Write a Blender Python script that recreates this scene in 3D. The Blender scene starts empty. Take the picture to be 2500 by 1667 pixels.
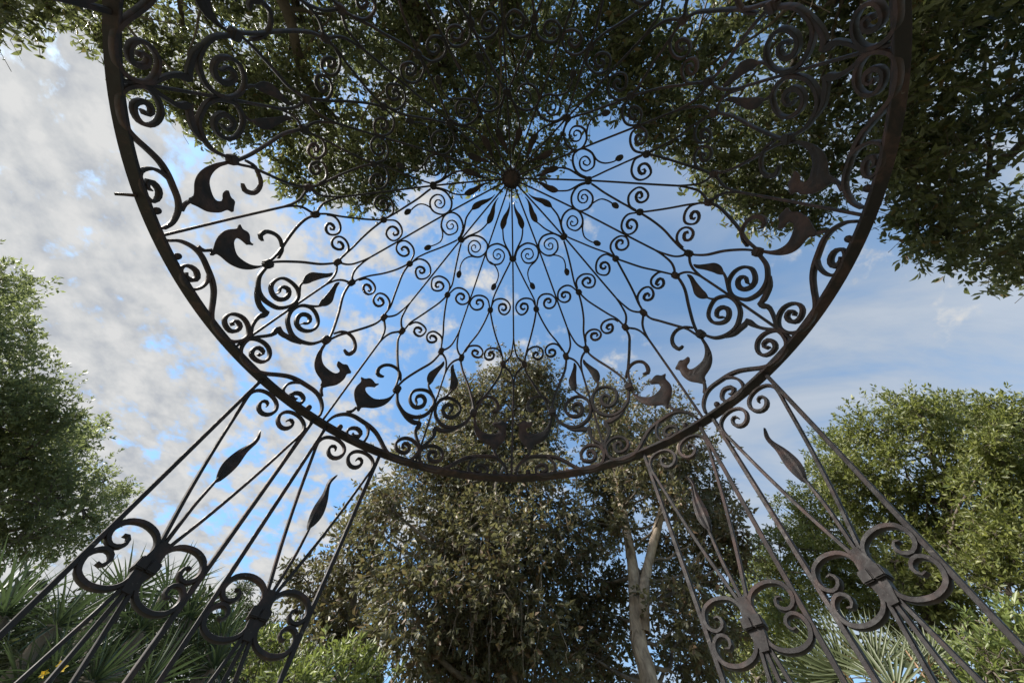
import bpy, bmesh, math, random
import numpy as np
from mathutils import Vector, Matrix
from mathutils.geometry import delaunay_2d_cdt

SC = bpy.context.scene
COL = SC.collection
RNG = np.random.default_rng(7)
random.seed(7)
R_ = math.radians

# ------------------------------------------------------------------ camera
FPX = 970.82                       # focal length in pixels of a 2500 px wide frame
CR = np.array((0.99921006, -0.02167253, 0.03331008))
CU = np.array((-0.03512853, -0.87360594, 0.48536445))
CF = np.array((-0.01858081, 0.48615117, 0.87367717))
RING_R = 1.6                       # outer radius of the gazebo's ring
RING_Z = 2.40                      # height of the ring over the ground
CAMP = np.array((0.0, 0.0, RING_Z - 1.10617 * RING_R))
cd = bpy.data.cameras.new('camera')
cam = bpy.data.objects.new('camera', cd)
COL.objects.link(cam)
cd.sensor_fit = 'HORIZONTAL'
cd.sensor_width = 36.0
cd.lens = 36.0 * FPX / 2500.0
cd.clip_start = 0.02
cd.clip_end = 3000.0
cam.matrix_world = Matrix(((CR[0], CU[0], -CF[0], CAMP[0]), (CR[1], CU[1], -CF[1], CAMP[1]),
                           (CR[2], CU[2], -CF[2], CAMP[2]), (0, 0, 0, 1)))
SC.camera = cam

# ------------------------------------------------------------------ sun, sky, exposure
SUN_EL, SUN_AZ = R_(38), R_(-101)   # azimuth from +Y towards +X
sd = bpy.data.lights.new('sun', 'SUN')
sd.energy = 4.4
sd.angle = R_(12.0)
sd.color = (1.0, 0.94, 0.86)
sun = bpy.data.objects.new('sun', sd)
COL.objects.link(sun)
sv = Vector((math.sin(SUN_AZ) * math.cos(SUN_EL), math.cos(SUN_AZ) * math.cos(SUN_EL), math.sin(SUN_EL)))
sun.rotation_euler = sv.to_track_quat('Z', 'Y').to_euler()
SC.view_settings.view_transform = 'Standard'
SC.view_settings.look = 'None'
SC.view_settings.exposure = 1.5
SC.view_settings.gamma = 1.0
SC.view_settings.use_curve_mapping = False
SC.cycles.max_bounces = 8
SC.cycles.transparent_max_bounces = 8
SC.cycles.use_denoising = True
try:
    SC.cycles.denoiser = 'OPENIMAGEDENOISE'
    SC.cycles.denoising_input_passes = 'RGB_ALBEDO_NORMAL'
    SC.cycles.denoising_prefilter = 'ACCURATE'
except Exception:
    pass

world = bpy.data.worlds.new('World')
SC.world = world
world.use_nodes = True
W = world.node_tree
W.nodes.clear()


class NT:
    """tiny helper to write node trees"""
    def __init__(s, t): s.t = t
    def n(s, kind, **kw):
        nd = s.t.nodes.new(kind)
        for k, v in kw.items():
            if k.startswith('i_'):
                key = k[2:]
                key = int(key) if key.isdigit() else key.replace('_', ' ')
                if hasattr(v, 'is_linked') or isinstance(v, bpy.types.NodeSocket): s.t.links.new(v, nd.inputs[key])
                else: nd.inputs[key].default_value = v
            else: setattr(nd, k, v)
        return nd
    def math(s, op, a, b=0.0, clamp=False):
        return s.n('ShaderNodeMath', operation=op, use_clamp=clamp, i_0=a, i_1=b).outputs[0]
    def ramp(s, fac, stops):
        r = s.n('ShaderNodeValToRGB', i_0=fac)
        e = r.color_ramp.elements
        while len(e) < len(stops): e.new(0.5)
        for x, (p, c) in zip(e, stops):
            x.position = p
            x.color = (c, c, c, 1) if isinstance(c, (int, float)) else (*c, 1)
        return r.outputs[0]
    def noise(s, vec, scale, detail=4, rough=0.55, dist=0.0):
        return s.n('ShaderNodeTexNoise', i_Vector=vec, i_Scale=scale, i_Detail=detail, i_Roughness=rough, i_Distortion=dist).outputs[0]
    def smooth(s, v, a, b):
        return s.n('ShaderNodeMapRange', interpolation_type='SMOOTHSTEP', i_0=v, i_1=a, i_2=b).outputs[0]
    def mix(s, fac, a, b):
        m = s.n('ShaderNodeMix', data_type='RGBA')
        for key, v in ((0, fac), (6, a), (7, b)):
            if isinstance(v, bpy.types.NodeSocket): s.t.links.new(v, m.inputs[key])
            else: m.inputs[key].default_value = (v if key == 0 else (*v, 1)) if not isinstance(v, (int, float)) or key == 0 else (v, v, v, 1)
        return m.outputs[2]


g = NT(W)
sky = g.n('ShaderNodeTexSky', sky_type='NISHITA', sun_disc=False, sun_elevation=SUN_EL, sun_rotation=SUN_AZ,
          altitude=50.0, air_density=1.0, dust_density=0.3, ozone_density=1.6)
tc = g.n('ShaderNodeTexCoord')
sep = g.n('ShaderNodeSeparateXYZ', i_0=tc.outputs['Generated'])
zz = g.math('ADD', g.math('MAXIMUM', sep.outputs[2], 0.0), 0.12)
px_ = g.math('DIVIDE', sep.outputs[0], zz)
py_ = g.math('DIVIDE', sep.outputs[1], zz)
plane = g.n('ShaderNodeCombineXYZ', i_0=px_, i_1=py_, i_2=8.3).outputs[0]
# large weather: a thick broken deck towards -X, thinning to streaks towards +X
big = g.noise(plane, 0.9, 3, 0.5)
deck = g.math('ADD', g.math('SUBTRACT', g.math('MULTIPLY', px_, -0.175), 0.045), g.math('MULTIPLY', g.math('SUBTRACT', big, 0.5), 0.26))
deck = g.math('ADD', deck, g.math('MULTIPLY', g.smooth(px_, 0.35, 1.1), 0.13))
puff = g.noise(plane, 7.5, 9, 0.60, 0.12)
cells = g.noise(plane, 19.0, 8, 0.58, 0.1)
tex = g.math('ADD', g.math('MULTIPLY', puff, 0.60), g.math('MULTIPLY', cells, 0.40))
cov = g.math('ADD', deck, tex)
dens = g.smooth(cov, 0.455, 0.60)
streak_map = g.n('ShaderNodeMapping', i_0=plane)
streak_map.inputs['Rotation'].default_value = (0, 0, R_(35))
streak_map.inputs['Scale'].default_value = (0.8, 2.1, 1)
streak = g.noise(streak_map.outputs[0], 1.7, 6, 0.58, 0.5)
veil = g.math('MULTIPLY', g.smooth(streak, 0.22, 0.60), g.math('MULTIPLY', g.smooth(px_, -0.05, 0.75), 0.78))
shade = g.math('ADD', g.math('MULTIPLY', g.noise(plane, 14.0, 6, 0.55, 0.1), 0.55), g.math('MULTIPLY', tex, 0.45))
ccol = g.ramp(shade, [(0.40, (1.74, 1.80, 1.90)), (0.48, (2.16, 2.18, 2.18)), (0.58, (2.62, 2.59, 2.52))])
skyc = g.n('ShaderNodeMix', data_type='RGBA', blend_type='MULTIPLY')
skyc.inputs[0].default_value = 1.0
W.links.new(sky.outputs[0], skyc.inputs[6])
skyc.inputs[7].default_value = (0.86, 1.05, 1.06, 1)
SKYGAIN = skyc
both = g.mix(g.math('MULTIPLY', dens, 0.97), g.mix(veil, skyc.outputs[2], g.ramp(streak, [(0.35, (1.35, 1.58, 1.86)), (0.65, (2.10, 2.22, 2.36))])), ccol)
bg = g.n('ShaderNodeBackground', i_0=both, i_1=0.10)
out = g.n('ShaderNodeOutputWorld', i_0=bg.outputs[0])


# ------------------------------------------------------------------ materials
def new_mat(name):
    m = bpy.data.materials.new(name)
    m.use_nodes = True
    m.node_tree.nodes.clear()
    return m, NT(m.node_tree)


def iron_material():
    m, g = new_mat('wrought_iron')
    tc = g.n('ShaderNodeTexCoord').outputs['Object']
    big = g.noise(tc, 2.2, 5, 0.62, 0.4)
    patch = g.noise(tc, 11.0, 6, 0.66, 0.5)
    fine = g.noise(tc, 38.0, 5, 0.65)
    paint = g.mix(g.smooth(fine, 0.35, 0.7), (0.010, 0.0085, 0.0095), (0.022, 0.0185, 0.0195))
    rust = g.mix(g.smooth(fine, 0.38, 0.66), (0.050, 0.025, 0.022), (0.085, 0.050, 0.044))
    wear = g.smooth(g.math('ADD', g.math('MULTIPLY', big, 0.45), g.math('MULTIPLY', patch, 0.55)), 0.46, 0.62)
    col = g.mix(g.math('MULTIPLY', wear, 0.8), paint, rust)
    pale = g.smooth(g.noise(tc, 24.0, 4, 0.7, 0.3), 0.66, 0.74)
    col = g.mix(g.math('MULTIPLY', pale, 0.5), col, (0.16, 0.145, 0.135))
    bump = g.n('ShaderNodeBump', i_Strength=0.3, i_Distance=0.002, i_Height=g.noise(tc, 70.0, 5, 0.6))
    b = g.n('ShaderNodeBsdfPrincipled', i_Base_Color=col, i_Roughness=g.ramp(fine, [(0.3, 0.5), (0.7, 0.85)]), i_Metallic=0.0, i_Normal=bump.outputs[0])
    b.inputs['Specular IOR Level'].default_value = 0.4
    g.n('ShaderNodeOutputMaterial', i_0=b.outputs[0])
    return m


def leaf_material(name, dark, mid, light, gloss=0.4, trans=0.35, brown=None, brown_amt=0.0, tcol=None):
    m, g = new_mat(name)
    geo = g.n('ShaderNodeNewGeometry')
    r = geo.outputs['Random Per Island']
    col = g.ramp(r, [(0.0, dark), (0.5, mid), (1.0, light)])
    if brown:
        r2 = g.math('FRACT', g.math('MULTIPLY', r, 37.7))
        col = g.mix(g.math('LESS_THAN', r2, brown_amt), col, brown)
    b = g.n('ShaderNodeBsdfPrincipled', i_Base_Color=col, i_Roughness=gloss)
    b.inputs['Specular IOR Level'].default_value = 0.5
    tr = g.n('ShaderNodeBsdfTranslucent', i_0=g.mix(0.5, col, tcol or (light[0] * 1.5, light[1] * 1.6, light[2])))
    mx = g.n('ShaderNodeMixShader', i_0=trans, i_1=b.outputs[0], i_2=tr.outputs[0])
    g.n('ShaderNodeOutputMaterial', i_0=mx.outputs[0])
    return m


def bark_material(name, dark, light, scale=6.0):
    m, g = new_mat(name)
    tc = g.n('ShaderNodeTexCoord').outputs['Object']
    mp = g.n('ShaderNodeMapping', i_0=tc)
    mp.inputs['Scale'].default_value = (1, 1, 0.35)
    v = g.noise(mp.outputs[0], scale, 8, 0.65, 0.6)
    w = g.noise(tc, scale * 0.3, 3, 0.5)
    col = g.ramp(g.math('ADD', g.math('MULTIPLY', v, 0.65), g.math('MULTIPLY', w, 0.35)), [(0.36, dark), (0.62, light)])
    bump = g.n('ShaderNodeBump', i_Strength=0.7, i_Distance=0.03, i_Height=v)
    b = g.n('ShaderNodeBsdfPrincipled', i_Base_Color=col, i_Roughness=0.85, i_Normal=bump.outputs[0])
    g.n('ShaderNodeOutputMaterial', i_0=b.outputs[0])
    return m


IRON = iron_material()
M_FIG = leaf_material('fig_leaf', (0.048, 0.060, 0.030), (0.092, 0.106, 0.048), (0.138, 0.150, 0.070), 0.42, 0.46, (0.12, 0.075, 0.03), 0.03)
M_MAG = leaf_material('magnolia_leaf', (0.050, 0.054, 0.028), (0.100, 0.097, 0.050), (0.150, 0.140, 0.078), 0.52, 0.32, (0.13, 0.080, 0.045), 0.18)
M_LEFT = leaf_material('left_leaf', (0.070, 0.090, 0.045), (0.125, 0.145, 0.068), (0.170, 0.190, 0.090), 0.45, 0.58)
M_RIGHT = leaf_material('right_leaf', (0.062, 0.082, 0.022), (0.122, 0.142, 0.040), (0.185, 0.195, 0.060), 0.48, 0.42)
M_BUSH = leaf_material('bush_leaf', (0.07, 0.10, 0.03), (0.13, 0.16, 0.05), (0.19, 0.22, 0.07), 0.45, 0.35)
M_CONI = leaf_material('conifer_leaf', (0.03, 0.045, 0.022), (0.055, 0.07, 0.03), (0.085, 0.10, 0.04), 0.5, 0.2)
M_YUC = leaf_material('yucca_blade', (0.016, 0.032, 0.019), (0.034, 0.056, 0.031), (0.070, 0.098, 0.048), 0.45, 0.22)
M_PALM = leaf_material('palm_blade', (0.034, 0.050, 0.018), (0.062, 0.080, 0.030), (0.105, 0.118, 0.050), 0.5, 0.25, (0.17, 0.09, 0.045), 0.14)
M_DEAD = leaf_material('dead_blade', (0.12, 0.07, 0.035), (0.20, 0.12, 0.06), (0.30, 0.20, 0.11), 0.6, 0.15)
M_BARK = bark_material('dark_bark', (0.030, 0.024, 0.018), (0.13, 0.105, 0.08))
M_PALE = bark_material('pale_bark', (0.12, 0.090, 0.065), (0.46, 0.375, 0.285), 9.0)
M_GREY = bark_material('grey_bark', (0.06, 0.05, 0.04), (0.22, 0.185, 0.145))


# ------------------------------------------------------------------ object helpers
def mesh_np(name, V, F):
    me = bpy.data.meshes.new(name)
    V = np.asarray(V, dtype=np.float32)
    F = np.asarray(F, dtype=np.int32)
    k = F.shape[1]
    me.vertices.add(len(V)); me.vertices.foreach_set('co', V.ravel())
    me.loops.add(F.size); me.loops.foreach_set('vertex_index', F.ravel())
    me.polygons.add(len(F))
    me.polygons.foreach_set('loop_start', np.arange(0, F.size, k, dtype=np.int32))
    me.polygons.foreach_set('loop_total', np.full(len(F), k, dtype=np.int32))
    me.update(calc_edges=True)
    return me


def obj(name, me, parent=None, mat=None):
    o = bpy.data.objects.new(name, me)
    COL.objects.link(o)
    if mat is not None and me is not None and not me.materials: me.materials.append(mat)
    if parent is not None: o.parent = parent
    return o


def thing(name, label, cat, loc=(0, 0, 0), rz=0.0, group=None):
    o = obj(name, None)
    o.empty_display_size = 0.2
    o.location = loc
    o.rotation_euler = (0, 0, rz)
    o['label'] = label
    o['category'] = cat
    if group: o['group'] = group
    return o


def unit(a): return a / np.maximum(np.linalg.norm(a, axis=-1, keepdims=True), 1e-9)


def catmull(P, n, closed=False):
    """centripetal-ish Catmull-Rom resampled evenly; P (k,d)"""
    P = np.asarray(P, float)
    if closed: Q = np.vstack([P[-1], P, P[0], P[1]])
    else: Q = np.vstack([2 * P[0] - P[1], P, 2 * P[-1] - P[-2]])
    o = []
    m = 10
    for i in range(1, len(Q) - 2):
        t = np.linspace(0, 1, m, endpoint=False)[:, None]
        a, b, c, d = Q[i - 1], Q[i], Q[i + 1], Q[i + 2]
        o.append(0.5 * (2 * b + (c - a) * t + (2 * a - 5 * b + 4 * c - d) * t ** 2 + (3 * b - a - 3 * c + d) * t ** 3))
    if not closed: o.append(P[-1:])
    C = np.vstack(o)
    L = np.concatenate([[0], np.cumsum(np.linalg.norm(np.diff(C[:, :3], axis=0), axis=1))])
    if n is None: return C, L
    s = np.linspace(0, L[-1], n, endpoint=not closed)
    return np.stack([np.interp(s, L, C[:, k]) for k in range(C.shape[1])], 1)


def sweep(P, N, wid, dep, cham=0.22):
    """flat bar along P (n,3); N (n,3) the depth direction, wid/dep arrays"""
    P = np.asarray(P, float); n = len(P)
    T = unit(np.gradient(P, axis=0))
    N = unit(N - (N * T).sum(1, keepdims=True) * T)
    B = np.cross(N, T)
    wid = np.broadcast_to(wid, n)[:, None] / 2
    dep = np.broadcast_to(dep, n)[:, None] / 2
    c = 1 - cham * 2 * 0.5
    ring = [(1, c), (c, 1), (-c, 1), (-1, c), (-1, -c), (-c, -1), (c, -1), (1, -c)]
    # chamfer in absolute terms so that thin bars keep crisp edges
    V = np.stack([P + B * wid * a + N * dep * b for a, b in ring], 1).reshape(-1, 3)
    F = []
    for i in range(n - 1):
        for k in range(8):
            a, b = i * 8 + k, i * 8 + (k + 1) % 8
            F.append((a, b, b + 8)); F.append((a, b + 8, a + 8))
    for base, rev in ((0, True), ((n - 1) * 8, False)):
        for k in range(1, 7):
            t = (base, base + k, base + k + 1)
            F.append(t[::-1] if rev else t)
    return V, np.array(F)


def tube(P, rad, sides=8):
    P = np.asarray(P, float); n = len(P)
    T = unit(np.gradient(P, axis=0))
    ref = np.array((0.31, 0.2, 0.93)) if abs(T[0, 2]) < 0.9 else np.array((1.0, 0.1, 0.0))
    A = unit(np.cross(T, ref)); B = np.cross(T, A)
    rad = np.broadcast_to(rad, n)[:, None]
    V = np.stack([P + (A * math.cos(2 * math.pi * k / sides) + B * math.sin(2 * math.pi * k / sides)) * rad for k in range(sides)], 1).reshape(-1, 3)
    i = np.arange(n - 1)[:, None] * sides; k = np.arange(sides)[None]
    a = (i + k).ravel(); b = (i + (k + 1) % sides).ravel()
    F = np.concatenate([np.stack([a, b, b + sides], 1), np.stack([a, b + sides, a + sides], 1)])
    cap = [((n - 1) * sides, (n - 1) * sides + q, (n - 1) * sides + q + 1) for q in range(1, sides - 1)]
    return V, np.concatenate([F, np.array(cap)])


def join(parts):
    V, F, o = [], [], 0
    for v, f in parts:
        V.append(v); F.append(np.asarray(f) + o); o += len(v)
    return np.concatenate(V), np.concatenate(F)


def smooth(me, angle=35):
    me.polygons.foreach_set('use_smooth', np.ones(len(me.polygons), dtype=bool))
    try: me.set_sharp_from_angle(angle=R_(angle))
    except Exception: pass
    return me


def box(cx, cy, cz, sx, sy, sz, bev=0.003):
    bm = bmesh.new()
    bmesh.ops.create_cube(bm, size=1.0, matrix=Matrix.Translation((cx, cy, cz)) @ Matrix.Diagonal((sx, sy, sz, 1)))
    if bev: bmesh.ops.bevel(bm, geom=bm.edges[:], offset=bev, segments=2, affect='EDGES', profile=0.6)
    me = bpy.data.meshes.new('box'); bm.to_mesh(me); bm.free()
    return me

# ================================================================== ground
def ground_material():
    m, g = new_mat('ground')
    tc = g.n('ShaderNodeTexCoord').outputs['Object']
    col = g.ramp(g.noise(tc, 1.3, 8, 0.65), [(0.35, (0.09, 0.088, 0.06)), (0.55, (0.13, 0.125, 0.085)), (0.7, (0.17, 0.155, 0.115))])
    b = g.n('ShaderNodeBsdfPrincipled', i_Base_Color=col, i_Roughness=0.95)
    g.n('ShaderNodeOutputMaterial', i_0=b.outputs[0])
    return m


gr = obj('ground', mesh_np('ground', [(-900, -900, 0), (900, -900, 0), (900, 900, 0), (-900, 900, 0)], [(0, 1, 2, 3)]), None, ground_material())
gr['kind'] = 'structure'

# ================================================================== the gazebo
GZ = thing('gazebo', 'rusty dark wrought iron garden gazebo with an open scrollwork dome overhead', 'gazebo',
           (-0.06875 * RING_R, 0.25647 * RING_R, 0.0), -0.0573)

# dome profile: (radius, rise) in ring radii, hub to foot
KN = np.array([(0, 1.034), (.18, .962), (.3575, .867), (.579, .699), (.784, .531), (.8916, .277), (.975, 0.0)])
KT = np.concatenate([[0], np.cumsum(np.hypot(*np.diff(KN, axis=0).T))])
ARC = KT[-1] * RING_R
KT = KT / KT[-1]


def pchip(x, y, xs):
    h = np.diff(x); d = np.diff(y) / h; m = np.zeros(len(x))
    for i in range(1, len(x) - 1):
        if d[i - 1] * d[i] > 0:
            w1 = 2 * h[i] + h[i - 1]; w2 = h[i] + 2 * h[i - 1]
            m[i] = (w1 + w2) / (w1 / d[i - 1] + w2 / d[i])
    m[0] = d[0]; m[-1] = d[-1]
    i = np.clip(np.searchsorted(x, xs) - 1, 0, len(x) - 2); u = (xs - x[i]) / h[i]
    return (2*u**3-3*u**2+1)*y[i]+(u**3-2*u**2+u)*h[i]*m[i]+(-2*u**3+3*u**2)*y[i+1]+(u**3-u**2)*h[i]*m[i+1]


PS = np.linspace(0, 1, 801)
PRr = pchip(KT, KN[:, 0], PS) * RING_R
PZz = pchip(KT, KN[:, 1], PS) * RING_R + RING_Z
DRr = np.gradient(PRr, PS); DZz = np.gradient(PZz, PS)
ker = np.ones(61) / 61
DRs = np.convolve(np.pad(DRr, 30, 'edge'), ker, 'valid'); DZs = np.convolve(np.pad(DZz, 30, 'edge'), ker, 'valid')


def dome(s, ph):
    """(s 0..1, angle in degrees) -> position and outward normal, gazebo frame"""
    s = np.asarray(s, float); a = np.radians(np.asarray(ph, float))
    r = np.interp(s, PS, PRr); z = np.interp(s, PS, PZz)
    dr = np.interp(s, PS, DRs); dz = np.interp(s, PS, DZs)
    l = np.hypot(dr, dz); nr, nz = -dz / l, dr / l
    P = np.stack([-r * np.sin(a), r * np.cos(a), z], -1)
    N = np.stack([-nr * np.sin(a), nr * np.cos(a), nz], -1)
    return P, N


T = {
'leaf1_stem': [(0.2567,1.47),(0.2417,3.17),(0.223,5.74),(0.2008,9.23),(0.1786,11.72),(0.1665,13.03)],
'leaf1': [(0.1689,13.5),(0.1518,16.92),(0.125,15.09),(0.1064,10.62),(0.0892,7.27),(0.0759,6.94),(0.0757,5.41),(0.093,4.23),(0.1116,5.49),(0.1351,8.17),(0.1477,8.22),(0.1655,10.92)],
'scroll1': [(0.2588,1.99),(0.2375,4.05),(0.2237,8.12),(0.2189,14.43),(0.2287,19.87),(0.245,22.06),(0.2627,21.74),(0.2796,19.26),(0.2889,16.04),(0.2899,12.18),(0.2828,9.08),(0.2666,7.26),(0.2534,7.05),(0.2413,9.01),(0.2377,12.83),(0.2445,16.14),(0.2587,16.93),(0.2702,15.25),(0.273,12.35),(0.2662,10.58),(0.2584,10.33),(0.2527,11.61),(0.2526,12.96),(0.2564,13.58),(0.2606,13.29)],
'tail': [(0.2853,17.68),(0.2889,16.04),(0.295,13.39),(0.3071,10.99),(0.3229,9.77),(0.3437,10.18),(0.356,11)],
'bud': [(0.3547,11.03),(0.3617,10.17),(0.3706,10.17),(0.3795,11.45),(0.3772,12.89),(0.3644,12.99),(0.3571,12.1)],
'n1n2': [(0.2766,2.05),(0.3233,5.8),(0.3735,9.02),(0.4081,10.72),(0.4264,11.25),(0.4415,11.27)],
'n2n3b': [(0.4521,11.74),(0.4856,13.16),(0.5263,14.94),(0.564,16.87),(0.5947,17.98),(0.6186,18.7)],
'n2n3a': [(0.4516,11.29),(0.4818,9.87),(0.5222,7.58),(0.5613,5.64),(0.5854,4.61),(0.614,4.02)],
'scroll2b': [(0.4398,11.94),(0.4163,13.47),(0.407,15.97),(0.4079,18.78),(0.4174,20.97),(0.434,21.94),(0.4469,21.32),(0.4557,19.45),(0.4553,17.27),(0.4464,15.75),(0.4331,15.44),(0.4234,16.56),(0.4226,18.35),(0.4299,19.41),(0.4382,19.06),(0.4394,18.06),(0.4345,17.76)],
'scroll2a': [(0.4338,11.08),(0.4151,10.16),(0.4058,7.97),(0.4042,5.2),(0.4124,2.76),(0.4285,1.36),(0.446,1.88),(0.4587,3.78),(0.4559,5.94),(0.4432,7.55),(0.4293,7.39),(0.4234,5.76),(0.4265,4.21),(0.4364,3.76),(0.443,4.81),(0.4397,5.94),(0.4346,5.63)],
'splitA': [(0.5,0),(0.525,0.02),(0.549,0.22),(0.572,0.6),(0.5896,1.05),(0.6053,2.06),(0.6207,3.59)],
'splitB': [(0.5,22.5),(0.525,22.48),(0.549,22.3),(0.568,22.0),(0.589,21.45),(0.6067,20.4),(0.6207,18.92)],
'scroll3a': [(0.5931,4.61),(0.5771,5.5),(0.5695,6.99),(0.5689,8.99),(0.577,10.56),(0.5914,10.87),(0.6061,10.1),(0.6109,8.56),(0.6029,7.31),(0.591,7.17),(0.5844,8.21),(0.5881,9.27),(0.597,9.15),(0.5975,8.46)],
'scroll3b': [(0.5988,18.01),(0.5785,17.17),(0.57,15.54),(0.5701,13.53),(0.5803,12.04),(0.5953,11.77),(0.6072,12.5),(0.6109,13.78),(0.6055,15.11),(0.5934,15.66),(0.585,14.75),(0.5877,13.43),(0.5953,13.28),(0.5977,13.91)],
'mergeA': [(0.6278,3.46),(0.6368,2.7),(0.6519,1.35),(0.67,0.55),(0.69,0.18),(0.715,0.02),(0.735,0)],
'mergeB': [(0.6276,19.01),(0.6325,19.67),(0.643,20.9),(0.6604,21.85),(0.682,22.3),(0.705,22.48),(0.73,22.5)],
'n3bn4': [(0.6275,18.79),(0.6455,18.23),(0.6761,16.95),(0.718,14.47),(0.76,12.46),(0.7891,11.4),(0.8079,11.01)],
'n3an4': [(0.6217,3.92),(0.6559,4.28),(0.687,5.69),(0.7332,8.09),(0.7638,9.7),(0.7902,10.43),(0.8075,10.78)],
'hook': [(0.7757,11),(0.7583,9.97),(0.7488,8.37),(0.7487,6.55),(0.7593,5.03),(0.7768,4.3),(0.7935,4.69),(0.7957,5.42),(0.7939,6.31)],
'bird': [(0.8181,10.52),(0.8392,10.01),(0.8566,9.02),(0.868,7.58),(0.8702,5.83),(0.8677,4.33),(0.8594,3.73),(0.8502,3.89),(0.8456,5.03),(0.8325,5.58),(0.8306,4.13),(0.8242,3.26),(0.8306,2.1),(0.8371,1.13),(0.848,1.8),(0.8665,1.62),(0.8901,2.17),(0.9084,3.44),(0.9188,4.1),(0.9216,4.59),(0.9182,5.13),(0.9073,5.52),(0.8981,7.7),(0.8857,9.11),(0.8688,10.07),(0.8484,10.67),(0.8191,11.08)],
'bstem': [(0.9166,4.63),(0.9311,4.12),(0.9404,3.36)],
'fox': [(0.8159,11.28),(0.839,10.52),(0.8545,9.37),(0.8668,7.47),(0.8665,5.88),(0.86,4.43),(0.8507,3.95),(0.8423,4.68),(0.8341,6.02),(0.8303,5.95),(0.8213,6.4),(0.819,6.1),(0.824,5.52),(0.8184,4.16),(0.8204,3.3),(0.8285,2.54),(0.8312,1.38),(0.8418,2.08),(0.8628,1.84),(0.8803,2.15),(0.899,3.33),(0.9099,4.42),(0.9231,5.19),(0.9208,5.7),(0.9107,5.63),(0.9038,6.37),(0.8933,8.24),(0.8762,9.87),(0.8567,10.82),(0.8346,11.25)],
'fstem': [(0.9209,5.5),(0.928,5.43),(0.9383,4.7)],
'arch': [(0.9864,1.05),(0.9695,1.48),(0.9564,2.38),(0.9458,3.65),(0.9409,5.24),(0.9422,7.34),(0.9461,9.54),(0.9547,11.49),(0.9694,13.25),(0.9851,14.81),(0.995,16.11),(0.9997,17.81),(0.9991,19.64),(0.9922,21.24),(0.9755,22.08),(0.9588,22.2),(0.9469,21.57),(0.9376,20.21),(0.9369,18.6),(0.9462,17.31),(0.9595,16.78),(0.9721,17.12),(0.979,18.2),(0.9783,19.51),(0.9667,20.11),(0.954,19.72),(0.9523,18.69),(0.9625,18.24),(0.9666,18.95)],
'inner': [(0.9441,8.44),(0.9554,9.64),(0.9734,10.32),(0.9919,9.96),(0.997,8.68),(0.9969,7.16),(0.9925,6),(0.9835,5.55),(0.9731,6.02),(0.9682,7.16),(0.9734,8.28),(0.9841,8.47),(0.9887,7.53),(0.9841,6.93)],
'big': [(0.8149,11.71),(0.8424,12.82),(0.8571,14.17),(0.8674,15.86),(0.8695,17.66),(0.8631,19.41),(0.8499,20.98),(0.8299,21.96),(0.8073,22.12),(0.7877,21.44),(0.7745,19.84),(0.7753,17.7),(0.7887,15.77),(0.8103,15.15),(0.8288,15.94),(0.8387,17.3),(0.8361,18.78),(0.8225,19.71),(0.8065,19.56),(0.7974,18.45),(0.8041,17.27),(0.8157,17.2),(0.8223,17.88),(0.8299,18.02)],
'leaf4_stem': [(0.7877,21.44),(0.7732,20.16),(0.76,19.25),(0.7475,18.83)],
'leaf4': [(0.7506,18.75),(0.7342,17.72),(0.713,17.71),(0.6924,18.89),(0.6715,20.13),(0.6568,20.64),(0.6561,20.99),(0.6699,21.35),(0.6946,20.61),(0.7246,19.97),(0.737,19.85),(0.7513,19.29)],
'cusp': [(0.8653,14.69),(0.8768,16.4),(0.8833,18.12),(0.8853,19.45),(0.8795,20.55)],
'cusp2': [(0.8795,20.55),(0.8922,20.29),(0.9032,20.1),(0.919,20.56),(0.9353,21.44),(0.9471,22.16),(0.9603,22.43)],
}



def bar_mesh(name, pts, wid, dep, flip=1, step=0.016, hand=0.0):
    """bar on the dome through (s, angle) points; wid may be a list of (fraction, width)"""
    a = np.array(pts, float).copy()
    if hand:                       # no two forged pieces are quite alike
        k = np.arange(len(a)) / max(1, len(a) - 1)
        e = hand * np.clip(np.minimum(k, 1) * 6, 0, 1)
        ph = RNG.uniform(0, 6.28, 2)
        a[:, 0] += e * (.0016 * np.sin(k * 7 + ph[0]) + RNG.normal(0, .0005, len(a)))
        a[:, 1] += e * (.0016 * np.sin(k * 6 + ph[1]) + RNG.normal(0, .0005, len(a))) * 57.3 * ARC / np.interp(a[:, 0], PS, PRr)
    a[:, 1] *= flip
    P, N = dome(a[:, 0], a[:, 1])
    C, L = catmull(np.hstack([P, a]), None)
    n = max(5, int(L[-1] / step))
    s = np.linspace(0, L[-1], n)
    q = np.stack([np.interp(s, L, C[:, k]) for k in (3, 4)], 1)
    P, N = dome(q[:, 0], q[:, 1])
    f = np.linspace(0, 1, n)
    if not isinstance(wid, (int, float)):
        wid = np.interp(f, [w[0] for w in wid], [w[1] for w in wid])
    V, F = sweep(P, N, wid, dep)
    return smooth(mesh_np(name, V, F))


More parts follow.
